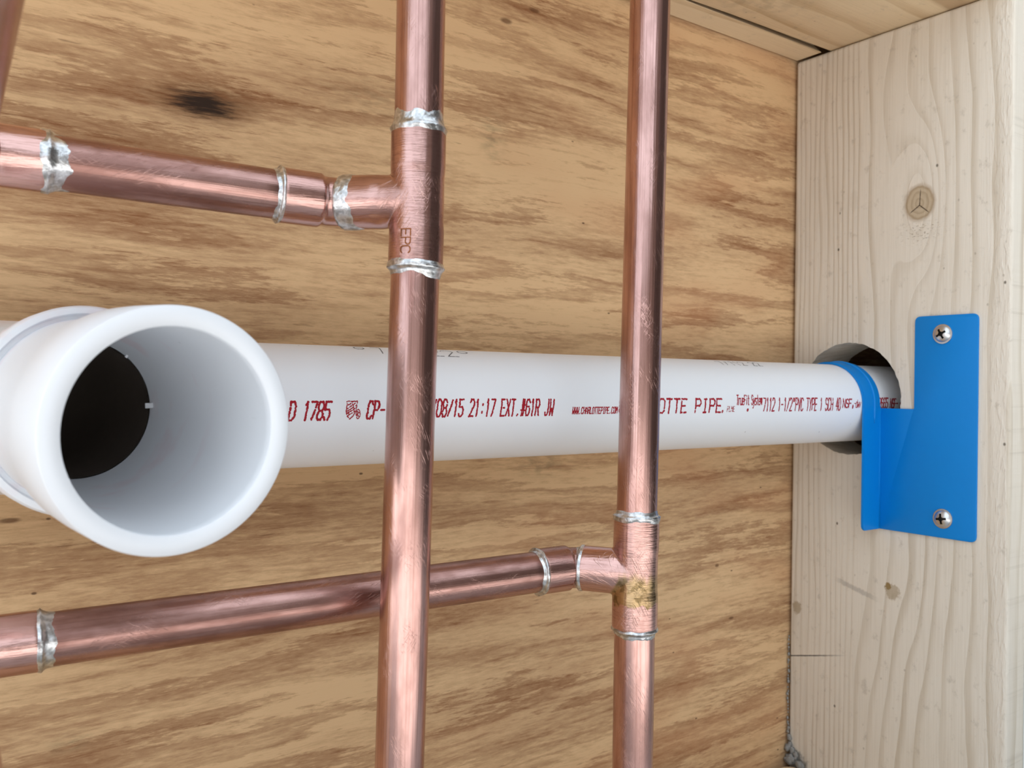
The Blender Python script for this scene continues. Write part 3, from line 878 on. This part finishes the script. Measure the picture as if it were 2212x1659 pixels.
# ------------------------------------------------------------------ blue bracket
br = thing('pipe_bracket', 'blue painted steel bracket hooked over the white pipe, screwed to the stud', 'bracket', (XS - 1, 272, -86))
TH = 1.5
outl = rounded([(243.3, -85.5), (243.3, 42.6), (280.2, 42.6), (280.2, -12.0), (301.5, -12.0), (301.5, -85.6)], [3.5, 3.5, 3.5, 0.8, 0, 0], 5)
pm = prism('plate', outl, 'x', XS - TH, XS - 0.02, 0.3, 2); shade_by_angle(pm, 0.5)
link('plate', pm, M['blue'], br, smooth=False)


def strip(name, path, x0f, x1f, th, mat, parent):
    """sheet strip: path of (y,z,normal) with x limits per point"""
    vs, fs = [], []
    n = len(path)
    for i, (y, z, ny, nz) in enumerate(path):
        for (xx, off) in ((x0f(i), 0), (x1f(i), 0), (x1f(i), th), (x0f(i), th)):
            vs.append((xx * MM, (y + ny * off) * MM, (z + nz * off) * MM))
    for i in range(n - 1):
        for k in range(4):
            k2 = (k + 1) % 4
            fs.append((i * 4 + k, i * 4 + k2, (i + 1) * 4 + k2, (i + 1) * 4 + k))
    fs.append((3, 2, 1, 0)); b = (n - 1) * 4; fs.append((b, b + 1, b + 2, b + 3))
    me = mesh_from(name, vs, fs)
    bm = bmesh.new(); bm.from_mesh(me)
    bmesh.ops.recalc_face_normals(bm, faces=bm.faces[:])
    es = [e for e in bm.edges if e.calc_face_angle(0) > 0.9]
    bmesh.ops.bevel(bm, geom=es, offset=0.25 * MM, segments=2, affect='EDGES', clamp_overlap=True)
    bm.to_mesh(me); bm.free(); shade_by_angle(me, 0.6)
    return link(name, me, mat, parent, smooth=False)


RS = PR + 0.12
path = []
zs = [-85.6, -85.0, -84.2, -83.0, -80, -60, -40, -25, -14, PZ]
for z in zs: path.append((PY - RS, z, -1, 0))
for k in range(1, 31):
    a = math.radians(180 - k * 6.3)
    path.append((PY + RS * math.cos(a), PZ + RS * math.sin(a), math.cos(a), math.sin(a)))
corner = {0: 2.6, 1: 1.4, 2: 0.6, 3: 0.15}
strip('strap', path, lambda i: 476.2 + corner.get(i, 0), lambda i: (XS - TH * 0.3) if i <= 8 else (493.2 if i < len(path) - 3 else 490), TH, M['blue'], br)
# rolled outer corner where the flange meets the plate
bend = lathe('bend', [(1.7, 0), (1.7, 73.3)], 24, True, True)
link('bend', bend, M['blue'], br, frame((XS - 1.75, PY - RS - 0.05, -85.4), (0, 0, 1)))
# pressed stiffening rib
rp = []
for z in (-21, -17, -13, PZ): rp.append(V(487.0, PY - RS - TH - 0.0, z))
for k in range(1, 27):
    a = math.radians(180 - k * 6.3); rr = RS + TH
    rp.append(V(487.0, PY + rr * math.cos(a), PZ + rr * math.sin(a)))
link('stiffening_rib', sweep('rib', rp, [0.35, 0.8] + [0.85] * (len(rp) - 3) + [0.4], 16), M['blue'], br)

# screws
head = lathe('h', [(0.05, 3.0), (1.8, 2.85), (3.2, 2.45), (4.2, 1.75), (4.6, 1.15), (4.75, 0.9), (5.6, 0.75), (5.75, 0.35), (5.7, 0.0)], 56, False, True)
head = lathe('h', [(5.7, 0.0), (5.75, 0.35), (5.6, 0.75), (4.75, 0.9), (4.6, 1.15), (4.2, 1.75), (3.2, 2.45), (1.8, 2.85), (0.4, 3.0)], 56, True, True)
c1 = box('c', -0.62, 0.62, -3.0, 3.0, 0.9, 4, 0.0); c2 = box('c', -3.0, 3.0, -0.62, 0.62, 0.9, 4, 0.0); c3 = lathe('c', [(1.2, 0.5), (1.5, 4)], 16, True, True)
head = cut(head, [c1, c2, c3]); shade_by_angle(head, 0.5)
HP = [(0.0, 3.0), (0.4, 3.0), (1.8, 2.85), (3.2, 2.45), (4.2, 1.75), (4.6, 1.15), (4.75, 0.9), (5.8, 0.0)]
def dome(r):
    for (a, za), (b, zb) in zip(HP[:-1], HP[1:]):
        if r <= b: return za + (zb - za) * (r - a) / (b - a)
    return 0.0
recess = [p.index for p in head.polygons if p.center.z > 0.0003 and p.center.z * 1000 < dome(math.hypot(p.center.x, p.center.y) * 1000) - 0.12 and math.hypot(p.center.x, p.center.y) < 0.0031]
for (yy, zz, ang) in ((263.2, 31.7, 0.5), (261.9, -74.3, 0.12)):
    m = frame((XS - TH - 0.02, yy, zz), (-1, 0, 0)) @ Matrix.Rotation(ang, 4, 'Z')
    s = link('screw', head.copy(), M['chrome'], br, m, smooth=False)
    s.data.materials.append(M['dark'])
    for i in recess: s.data.polygons[i].material_index = 1
    s['label'] = 'shiny cross-recess screw'
    link('shank', lathe('shank', [(2.1, -22), (2.1, 0.1)], 16, True, False), M['chrome'], s, m)

# ------------------------------------------------------------------ caulk crumbs in the corner
bm = bmesh.new()
rr = random.Random(9)
def lump(c, r, sq):
    res = bmesh.ops.create_icosphere(bm, subdivisions=2, radius=1.0)
    for v in res['verts']:
        n = 1 + 0.5 * mnoise.noise(v.co * 1.9 + Vector(c) * 0.7) + 0.3 * mnoise.noise(v.co * 5 + Vector(c))
        v.co = Vector((v.co.x * r * sq[0] * n + c[0], v.co.y * r * sq[1] * n + c[1], v.co.z * r * sq[2] * n + c[2])) * MM
for i in range(34):     # a crumbly wedge filling the corner, thinning upwards
    t = rr.random() ** 1.6
    lump((494.8 - rr.random() * 3.5 * (1 - t), 366.0 - rr.random() * 13 * (1 - t) ** 2, -249 + t * 22 + rr.uniform(-1, 1)), rr.uniform(0.9, 2.4) * (1.15 - t * 0.6), (0.6, 1.0, 1.1))
for i in range(26):
    lump((494.9 + rr.uniform(-0.3, 0.5), 366.6 + rr.uniform(-0.4, 0.3), -232 + i * 2.6 + rr.uniform(-1, 1)), rr.uniform(0.4, 0.9), (1, 1, 1.5))
me = bpy.data.meshes.new('caulk'); bm.to_mesh(me); bm.free()
tag(link('caulk_smear', me, M['caulk']), 'crumbly grey caulk smeared in the lower corner of stud and plywood', 'caulk')
